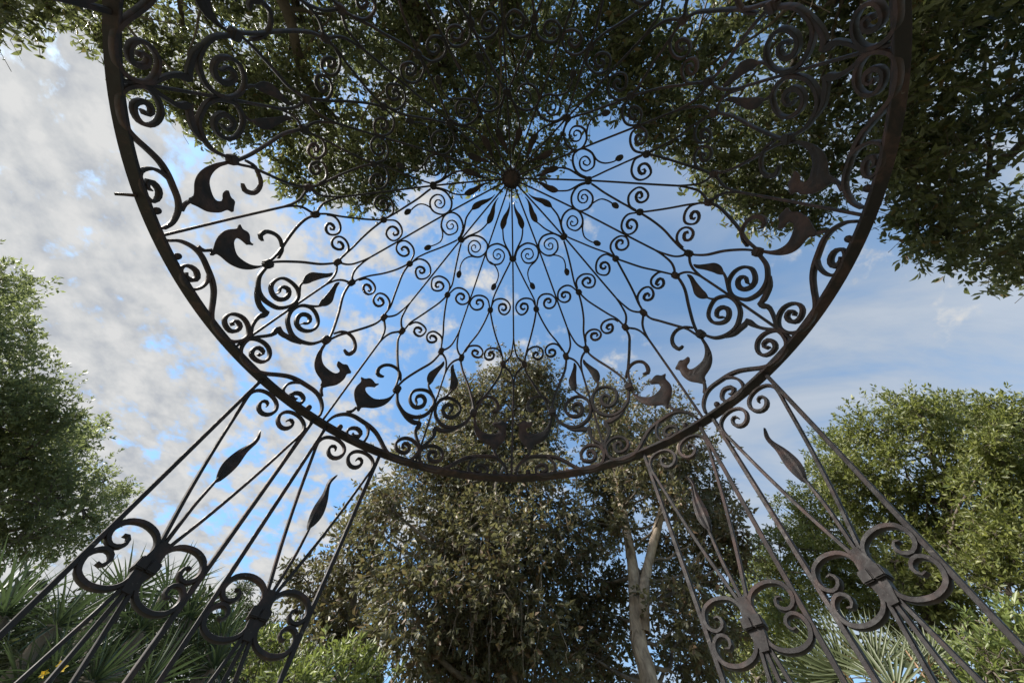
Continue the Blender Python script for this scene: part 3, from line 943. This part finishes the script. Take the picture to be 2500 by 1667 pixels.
overhead('fig_tree', 'dark glossy leaved tree spreading overhead behind the hub and upper left of the dome', (-3.2, -5.2),
         [(M0, 4.6, 1.0, 4.2, -.9, .3), (M1, 5.8, 1.9, 5.6, -.75, .7)],
         [(700, 60, 6.6), (1000, 150, 6.8), (1250, 120, 6.6), (420, 60, 6.4), (760, 330, 6.6), (60, -40, 5.2), (1100, 330, 6.9)], .42, 11, (.078, .034), 280)
overhead('fig_tree', 'dark glossy leaved tree filling the upper right inside the iron ring', (3.6, -4.4),
         [(M2, 5.4, 1.7, 5.0, -.80, 1.0)],
         [(1650, 60, 6.4), (1780, 250, 6.3), (1560, 200, 6.4), (1850, 420, 6.2), (1950, 100, 6.0)], .36, 41, (.080, .036), 280)
overhead('fig_tree', 'dark leafy tree bough hanging outside the ring at the right edge', (7.4, -2.6),
         [(M3, 4.4, 1.5, 4.4, -.80, 1.0)],
         [(2180, 100, 5.2), (2250, 300, 5.1), (2200, 480, 5.0), (2400, 500, 5.2), (2320, 120, 5.3)], .33, 71, (.086, .037), 280)

# ------------------------------------------------------------------ the two big magnolias in front
def ground_under(P): return (float(P[0]), float(P[1]), 0.0)


def trunk(root, pts, r0, r1, mat, name='trunk', sides=14, fl=.7):
    base = np.array(root.location)
    P = catmull(np.array(pts), 40)
    flare = 1 + fl * np.exp(-np.linspace(0, 9, 40))
    wob = 1 + .06 * np.sin(np.linspace(0, 17, 40))
    V, F = tube(P - base, np.linspace(r0, r1, 40) * flare * wob, sides)
    obj(name, smooth(mesh_np(name, V, F), 80), root, mat)
    return P


C1 = [(1170, 865, 62), (1105, 905, 48), (1235, 880, 44), (1180, 950, 78), (1075, 985, 52), (1225, 960, 55), (1130, 1050, 95), (1030, 1045, 50), (1215, 1060, 80), (975, 1110, 72),
      (1075, 1150, 105), (1215, 1150, 100), (900, 1170, 60), (1000, 1225, 95), (1130, 1250, 115), (1255, 1245, 90), (940, 1310, 70), (1050, 1350, 110), (1180, 1370, 115), (1270, 1390, 80),
      (960, 1430, 90), (1090, 1470, 110), (1220, 1500, 100), (980, 1540, 90), (1130, 1580, 110), (840, 1205, 42), (1065, 915, 40), (1265, 915, 42), (1015, 985, 42)]
a = at_d(1165, 1500, 9.2)
t = thing('magnolia_tree', 'tall bronze leaved magnolia with hanging branches behind the centre of the ring', 'tree', (a[0], a[1], 0))
sp = trunk(t, [(a[0], a[1], -.2), at_d(1180, 1480, 9.2), at_d(1165, 1350, 9.2), at_d(1175, 1250, 9.3), at_d(1150, 1150, 9.2), at_d(1120, 1020, 9.2), at_d(1160, 900, 9.3)], .30, .05, M_GREY)
ctr = clump_crown(t, C1, 9.0, (.118, .056), M_MAG, M_GREY, lai=3.9, hj=.10, sub=11, droop=.45, detail=0, twig_every=3)
fork(t, sp, ctr, M_GREY, .26)
base = np.array(t.location)
for pts, r0, r1 in (([(1150, 1235), (1150, 1215), (1168, 1180), (1140, 1150), (1142, 1110), (1158, 1075)], .035, .045), ([(1160, 1185), (1120, 1180), (1095, 1195), (1070, 1230)], .05, .02),
                    ([(1150, 1225), (1180, 1250), (1176, 1300), (1185, 1340)], .035, .012), ([(1150, 1110), (1110, 1100), (1060, 1120)], .035, .012), ([(1160, 1090), (1200, 1075), (1240, 1090)], .03, .012),
                    ([(1110, 1040), (1125, 985), (1100, 955), (1060, 965)], .035, .012), ([(1125, 985), (1160, 950), (1200, 935)], .03, .01)):
    P = catmull(np.array([at_d(x, y, 7.9 if y > 1060 else 8.6) for x, y in pts]) + RNG.normal(0, .04, (len(pts), 3)), 30)
    V, F = tube(P - base, np.linspace(r0, r1, 30) * (1 + .10 * np.sin(np.linspace(0, 20, 30))), 9)
    obj('limb', smooth(mesh_np('limb', V, F), 80), t, M_GREY)
for i in range(30):               # bare hanging shoots
    q = at_d(RNG.uniform(950, 1300), RNG.uniform(1160, 1420), 7.9)
    limb(t, q - np.array(t.location), q + np.array((RNG.normal(0, .12), RNG.normal(0, .1), -RNG.uniform(.5, 1.4))) - np.array(t.location), .012, .004, M_GREY, 'hanging_shoot', n=7, amp=.12, sides=4)

C1b = [(870, 1160, 45), (830, 1250, 62), (880, 1330, 55), (780, 1300, 68), (720, 1370, 62), (800, 1400, 70), (740, 1450, 55), (850, 1470, 60), (690, 1320, 34), (800, 1500, 50), (700, 1490, 45), (900, 1400, 50)]
a = at_d(790, 1550, 11.0)
t = thing('magnolia_tree', 'dark spreading magnolia left of the tall one, above the yellow green shrub', 'tree', (a[0], a[1], 0))
sp = trunk(t, [(a[0], a[1], -.2), at_d(800, 1480, 11), at_d(810, 1380, 11), at_d(830, 1250, 11)], .22, .05, M_GREY)
ctr = clump_crown(t, C1b, 10.8, (.125, .058), M_MAG, M_GREY, lai=3.0, hj=.08, sub=8, droop=.2, twig_every=3)
fork(t, sp, ctr, M_GREY, .2)

C2 = [(1365, 935, 34), (1425, 925, 52), (1525, 965, 52), (1392, 1005, 50), (1480, 1025, 80), (1585, 1035, 50), (1560, 1110, 72), (1650, 1150, 50), (1690, 1220, 46), (1620, 1230, 52),
      (1378, 1115, 42), (1430, 1110, 55), (1380, 1240, 36), (1390, 1180, 40), (1350, 1330, 58), (1390, 1420, 62), (1340, 1500, 80), (1400, 1540, 70), (1540, 1330, 50), (1570, 1430, 72), (1560, 1530, 80),
      (1440, 1110, 42, 8.4), (1500, 1060, 45, 8.4), (1395, 1010, 45, 8.5), (1545, 1150, 42, 8.5), (1430, 1210, 30, 8.4), (1620, 1340, 50), (1640, 1450, 50), (1530, 1230, 45), (1690, 1290, 40), (1420, 1330, 40)]
a = at_d(1500, 1600, 9.0)
t = thing('magnolia_tree', 'magnolia with a pale forked trunk standing right of the tall one', 'tree', (a[0], a[1], 0))
sp = trunk(t, [(a[0], a[1], -.2), at_d(1492, 1568, 9.0), at_d(1468, 1480, 9.0), at_d(1460, 1380, 9.0), at_d(1452, 1290, 9.0), at_d(1432, 1180, 9.0), at_d(1415, 1080, 9.0), at_d(1410, 980, 9.0)], .21, .055, M_PALE)
trunk(t, [at_d(1478, 1450, 9.0), at_d(1478, 1380, 8.95), at_d(1486, 1310, 8.95), at_d(1510, 1210, 8.95), at_d(1535, 1120, 8.95), at_d(1560, 1020, 9.0)], .12, .05, M_PALE, 'second_stem', fl=0)
base = np.array(t.location)
limb(t, at_d(1475, 1320, 9.4) - base, at_d(1442, 1280, 9.3) - base, .05, .045, M_GREY, n=5, amp=.05)
limb(t, at_d(1442, 1280, 9.3) - base, at_d(1438, 1190, 9.2) - base, .05, .03, M_GREY, n=6, amp=.08)
limb(t, at_d(1440, 1205, 9.3) - base, at_d(1370, 1200, 9.0) - base, .035, .012, M_GREY, n=7, amp=.2)
ctr = clump_crown(t, C2, 10.4, (.122, .057), M_MAG, M_GREY, lai=4.4, hj=.09, sub=9, droop=.2, twig_every=3)
fork(t, sp, ctr, M_GREY, .17, k=.35)

# ------------------------------------------------------------------ trees at the sides
CL = [(-30, 650, 70), (30, 690, 46), (60, 745, 30), (10, 790, 62), (60, 810, 34), (-20, 880, 80), (85, 925, 42), (30, 960, 80), (140, 970, 50), (60, 1050, 100), (190, 1030, 50), (160, 1090, 80),
      (245, 1100, 42), (270, 1150, 30), (190, 1170, 60), (90, 1160, 90), (-40, 1080, 120), (40, 1240, 70), (130, 1220, 55), (-30, 1270, 60), (210, 985, 24), (-60, 960, 110), (-60, 780, 90), (-150, 1100, 150), (-160, 850, 140)]
a = at_d(-130, 1400, 12.5)
t = thing('small_leaved_tree', 'feathery green tree with fine leaves at the left edge above the yuccas', 'tree', (a[0], a[1], 0))
sp = trunk(t, [(a[0], a[1], -.2), at_d(-120, 1350, 12.5), at_d(-60, 1200, 12.5), at_d(-60, 1000, 12.5), at_d(-50, 800, 12.7)], .26, .05, M_BARK)
ctr = clump_crown(t, CL, 12.3, (.085, .034), M_LEFT, M_BARK, lai=2.7, hj=.10, sub=10, per=9, droop=.0, twig_every=5, subr=.30)
fork(t, sp, ctr, M_BARK, .2, every=2)

CRR = [(2120, 955, 46), (2070, 945, 40), (2000, 990, 56), (1935, 1035, 44), (2190, 945, 44), (2260, 965, 44), (2340, 975, 60), (1900, 1110, 58), (1970, 1090, 64), (2060, 1050, 46), (2150, 1000, 44),
       (2300, 1050, 40), (1835, 1190, 46), (1910, 1200, 66), (2030, 1170, 70), (2130, 1140, 50), (2260, 1150, 70), (2360, 1120, 70), (1790, 1250, 40), (1870, 1290, 62), (1980, 1280, 70), (2110, 1250, 80),
       (2240, 1260, 80), (2350, 1250, 80), (1930, 1370, 50), (2080, 1350, 80), (2200, 1370, 90), (2330, 1370, 90), (2420, 1000, 90), (2450, 1180, 110), (1840, 1360, 45), (2050, 1430, 55), (2215, 1035, 46, 12.9), (2180, 1095, 46, 12.8), (2290, 1010, 40), (2330, 1050, 40), (1760, 1310, 40), (1800, 1420, 50)]
a = at_d(2150, 1640, 13.5)
t = thing('broad_tree', 'broad sunlit green tree with bare grey limbs at the right edge', 'tree', (a[0], a[1], 0))
sp = trunk(t, [(a[0], a[1], -.2), at_d(2150, 1560, 13.5), at_d(2130, 1430, 13.5), at_d(2140, 1300, 13.5), at_d(2170, 1190, 13.5), at_d(2190, 1110, 13.6)], .25, .05, M_BARK)
ctr = clump_crown(t, CRR, 13.5, (.105, .042), M_RIGHT, M_BARK, lai=4.3, hj=.10, sub=10, per=8, droop=.0, twig_every=4, subr=.30)
fork(t, sp, ctr, M_BARK, .2)
base = np.array(t.location)
for pts in ([(2170, 1260), (2185, 1200), (2165, 1140), (2190, 1080), (2250, 1030), (2330, 1000)], [(2185, 1110), (2160, 1070), (2100, 1030), (2060, 1010)], [(2190, 1080), (2240, 1060), (2300, 1065), (2360, 1040)],
            [(2352, 1300), (2250, 1230), (2160, 1160), (2080, 1130), (1990, 1140)], [(2330, 1340), (2240, 1270), (2180, 1230)]):
    P = catmull(np.array([at_d(x, y, 13.1) for x, y in pts]), 24)
    V, F = tube(P - base, np.linspace(.06, .012, 24), 8)
    obj('limb', smooth(mesh_np('limb', V, F), 80), t, M_BARK)

CB = [(1680, 1300, 36), (1710, 1370, 48), (1660, 1420, 45), (1750, 1300, 36), (1760, 1400, 50), (1720, 1470, 55), (1790, 1470, 50), (1830, 1430, 40), (1680, 1520, 50), (1760, 1550, 60), (1850, 1500, 45)]
a = at_d(1730, 1640, 16)
t = thing('background_tree', 'mid green tree seen between the pale forked trunk and the broad right tree', 'tree', (a[0], a[1], 0))
sp = trunk(t, [(a[0], a[1], -.2), at_d(1735, 1560, 16), at_d(1725, 1400, 16), at_d(1715, 1310, 16)], .2, .04, M_GREY)
ctr = clump_crown(t, CB, 16, (.14, .055), M_RIGHT, M_GREY, lai=2.6, hj=.06, sub=8, twig_every=4)
fork(t, sp, ctr, M_GREY, .18)

CC = [(548, 1372, 26), (570, 1410, 30), (530, 1420, 30), (560, 1460, 40), (600, 1450, 34), (520, 1480, 36), (600, 1510, 46), (540, 1540, 50), (640, 1550, 50)]
a = at_d(565, 1640, 13)
t = thing('conifer_tree', 'small pointed conifer far off between the two left panels', 'tree', (a[0], a[1], 0))
sp = trunk(t, [(a[0], a[1], -.2), at_d(562, 1560, 13), at_d(558, 1460, 13), at_d(548, 1370, 13)], .12, .03, M_BARK)
ctr = clump_crown(t, CC, 13, (.10, .022), M_CONI, M_BARK, lai=3.4, hj=.04, sub=8, per=10, twig_every=4, spread=.7)
fork(t, sp, ctr, M_BARK, .1)


def bush(name, label, clumps, H, leaf, mat, lai=2.6, per=8, droop=-.2):
    x = sum(c[0] for c in clumps) / len(clumps)
    a = at_d(x, 1660, H)
    t = thing(name, label, 'shrub', (a[0], a[1], 0))
    ctr = clump_crown(t, clumps, H, leaf, mat, M_BARK, lai=lai, hj=.06, sub=9, per=per, droop=droop, twig_every=4)
    for P, rm in ctr: limb(t, (RNG.normal(0, .1), RNG.normal(0, .1), 0), P - a * np.array((1, 1, 0)), .03, .01, M_BARK, 'stem', n=8, amp=.1, sides=5)


bush('shrub', 'yellow green leafy shrub at the bottom edge left of the tall magnolia', [(700, 1530, 40), (760, 1545, 46), (820, 1520, 40), (860, 1555, 40), (790, 1590, 60), (680, 1580, 50)], 7.5, (.11, .035), M_BUSH)
bush('shrub', 'light green shrub behind the second left panel beside the yuccas', [(600, 1440, 26), (640, 1480, 34), (600, 1510, 40), (660, 1540, 40), (560, 1560, 40), (620, 1600, 60)], 9.0, (.10, .032), M_BUSH)
bush('shrub', 'bright feathery green shrub in the bottom right corner', [(2230, 1470, 40), (2300, 1450, 46), (2350, 1500, 60), (2200, 1530, 46), (2280, 1540, 70), (2380, 1580, 80), (2180, 1590, 60), (2420, 1460, 60)], 6.2, (.075, .026), M_BUSH)
bush('shrub', 'dark low bush under the fan palm behind the right panel', [(1880, 1560, 40), (1820, 1580, 45), (1930, 1600, 50)], 6.6, (.08, .035), M_CONI)


bush('hedge', 'dark leafy hedge rising behind the spiky yuccas', [(x, y, 52) for x in range(-80, 500, 62) for y in (1440, 1520, 1600)] + [(20, 1390, 40), (420, 1440, 40)], 6.8, (.09, .035), M_CONI, lai=2.4)
# ------------------------------------------------------------------ yuccas, blade by blade
def blade_mesh(name, bend, w=.055, n=7, tip=2.2, fold=.35):
    P = []
    for i in range(n):
        f = i / (n - 1)
        y = math.sin(bend * f) / max(bend, 1e-3) if bend else f
        z = -(1 - math.cos(bend * f)) / max(bend, 1e-3) if bend else 0
        ww = w * (.55 + .45 * math.sin(min(1, f * 2.2) * math.pi / 2)) * (1 - f ** tip)
        P += [(-ww / 2, y, z + ww * fold), (0, y, z), (ww / 2, y, z + ww * fold)]
    F = []
    for i in range(n - 1):
        a = i * 3
        F += [(a, a + 1, a + 4), (a, a + 4, a + 3), (a + 1, a + 2, a + 5), (a + 1, a + 5, a + 4)]
    return mesh_np(name, P, F)


YB = [blade_mesh('blade', b, w) for b, w in ((.05, .046), (.25, .050), (.5, .046), (.9, .044))]


def rosette(root, c, axis, n, ln, mat=M_YUC, dead=0):
    base = np.array(root.location)
    ax = Vector(axis).normalized()
    q = ax.to_track_quat('Z', 'Y')
    for i in range(n):
        f = (i + .5) / n
        pol = R_(12 + 105 * f ** .9 + RNG.normal(0, 7))
        az = i * 2.39996 + RNG.normal(0, .15)
        d = q @ Vector((math.sin(pol) * math.cos(az), math.sin(pol) * math.sin(az), math.cos(pol)))
        me = YB[min(3, int(f * 3.2 + RNG.random() * .9))]
        o = obj('blade', me, root, mat)
        up = (q @ Vector((0, 0, 1)) - d * (q @ Vector((0, 0, 1))).dot(d))
        if up.length < 1e-3: up = Vector((1, 0, 0))
        up.normalize(); sx = d.cross(up).normalized()
        s = ln * RNG.uniform(.78, 1.12) * (1 - .15 * abs(f - .5))
        m = Matrix(((sx.x, d.x, up.x, 0), (sx.y, d.y, up.y, 0), (sx.z, d.z, up.z, 0), (0, 0, 0, 1)))
        o.matrix_local = Matrix.Translation(Vector(c - base) + d * .03) @ m @ Matrix.Diagonal((s, s, s, 1))


for me in YB: me.materials.append(M_YUC)


def yucca(label, stems, H, ln, n):
    x = sum(s[0] for s in stems) / len(stems)
    a = at_d(x, 1640, H); a[2] = 0
    t = thing('yucca_plant', label, 'yucca', (a[0], a[1], 0), group=None)
    for i, (px, py, dh) in enumerate(stems):
        c = at_d(px, py, H + dh)
        P = limb(t, (RNG.normal(0, .15), RNG.normal(0, .15), -.05), c - a, .07, .05, M_GREY, 'stem', n=8, amp=.05, sag=0, sides=8)
        out = c - np.array((a[0], a[1], c[2] - 1.4)); out = unit(out) + RNG.normal(0, .12, 3)
        rosette(t, c, out, n, ln)
    return t


yucca('spiky yucca clump in the far bottom left corner, nearest the left edge', [(5, 1420, 0), (125, 1440, -.1), (-60, 1500, .1), (60, 1520, .2), (-40, 1400, .5)], 4.6, .46, 60)
yucca('spiky yucca clump behind the clasp of the outermost left panel', [(285, 1372, .2), (380, 1368, .4), (320, 1450, 0), (215, 1430, .4), (230, 1520, .1)], 4.9, .47, 60)
yucca('spiky yucca clump between the two left panels', [(430, 1425, .1), (510, 1460, .2), (490, 1540, -.1), (400, 1510, .2)], 5.1, .46, 70)
yucca('low pale bladed yucca at the bottom edge of the left side', [(120, 1560, 0), (210, 1570, -.1), (330, 1580, 0), (40, 1590, .1)], 4.2, .38, 60)

# ------------------------------------------------------------------ fan palm at the right
PB = [blade_mesh('blade', b, .050, 8, 1.6, .30) for b in (.05, .2, .45)]
for me in PB: me.materials.append(M_PALM)
DB = [blade_mesh('dead_blade', b, .045, 8, 1.8, .5) for b in (.7, 1.2)]
for me in DB: me.materials.append(M_DEAD)
a = at_d(2010, 1650, 5.2); a[2] = 0
t = thing('fan_palm', 'fan palm with stiff pleated fronds seen through the right panels', 'palm', (a[0], a[1], 0))
limb(t, (0, 0, -.05), at_d(2010, 1620, 5.2) - a, .13, .11, M_BARK, 'trunk', n=6, amp=.02, sides=10)
for px, py, rr, up, H in ((2015, 1550, .56, (0, 0, 1), 5.0), (1945, 1555, .58, (-.35, 0, 1), 5.1), (1900, 1580, .52, (-.8, 0, .7), 5.2), (2095, 1535, .36, (.25, 0, 1), 5.3), (2138, 1520, .34, (.2, 0, 1), 5.3), (2060, 1590, .5, (.5, 0, .8), 4.9)):
    c = at_d(px, py, H)
    upv = Vector(up).normalized()
    face = Vector((CAMP[0] - c[0], CAMP[1] - c[1], .2)).normalized()
    side = upv.cross(face).normalized(); face = side.cross(upv).normalized()
    V, F = tube(catmull(np.array([at_d(2010, 1640, 5.2) - a, (at_d(2010, 1640, 5.2) + c) / 2 - a + np.array((0, 0, -.05)), c - a]), 10), .014, 5)
    obj('stalk', smooth(mesh_np('stalk', V, F), 80), t, M_PALM)
    n = 30
    for i in range(n):
        w = R_(-78 + 156 * i / (n - 1) + RNG.normal(0, 2))
        d = upv * math.cos(w) + side * math.sin(w) + face * (.12 * math.cos(i * math.pi) + .18 + RNG.normal(0, .05))
        d.normalize()
        o = obj('blade', PB[int(RNG.integers(0, 3))], t)
        fz = (face - d * face.dot(d)).normalized(); sx = d.cross(fz).normalized()
        s = rr * RNG.uniform(.86, 1.08) * (1 - .25 * (abs(w) / 1.4) ** 2)
        m = Matrix(((sx.x, d.x, fz.x, 0), (sx.y, d.y, fz.y, 0), (sx.z, d.z, fz.z, 0), (0, 0, 0, 1)))
        o.matrix_local = Matrix.Translation(Vector(c - a)) @ m @ Matrix.Diagonal((s, s, s, 1))
for i in range(46):
    c = at_d(RNG.uniform(1960, 2150), RNG.uniform(1540, 1600), RNG.uniform(4.8, 5.3))
    d = Vector((RNG.normal(0, .7), RNG.normal(0, .5), RNG.normal(.1, .6))).normalized()
    o = obj('dead_blade', DB[i % 2], t)
    s = RNG.uniform(.22, .42)
    o.location = c - a; o.rotation_euler = d.to_track_quat('Y', 'Z').to_euler(); o.scale = (s, s, s)

# ------------------------------------------------------------------ little yellow flower by the yuccas
a = at_d(140, 1600, 3.9); a[2] = 0
t = thing('flowering_plant', 'small yellow flower on a thin stem at the bottom left', 'flower', (a[0], a[1], 0))
c = at_d(142, 1525, 3.9)
limb(t, (0, 0, 0), c - a, .006, .004, M_BUSH, 'stem', n=8, amp=.05, sides=5)
m, g = new_mat('yellow_petal')
b = g.n('ShaderNodeBsdfPrincipled', i_Base_Color=(.75, .52, .03, 1), i_Roughness=.6)
g.n('ShaderNodeOutputMaterial', i_0=b.outputs[0])
V, F = leaf_cloud(np.zeros((1, 3)), np.array([(0, 1.0, 0)]), np.array([.026]), np.array([.020]), detail=1)
pm = mesh_np('petal', V, F)
for dx, dz in ((0, 0), (.03, -.02), (-.05, -.05)):
    for k in range(5):
        o = obj('petal', pm, t, m)
        w = k * 1.257 + dx * 20
        o.location = Vector(c - a) + Vector((dx, 0, dz))
        o.rotation_euler = Vector((math.cos(w), -.35, math.sin(w))).to_track_quat('Y', 'Z').to_euler()
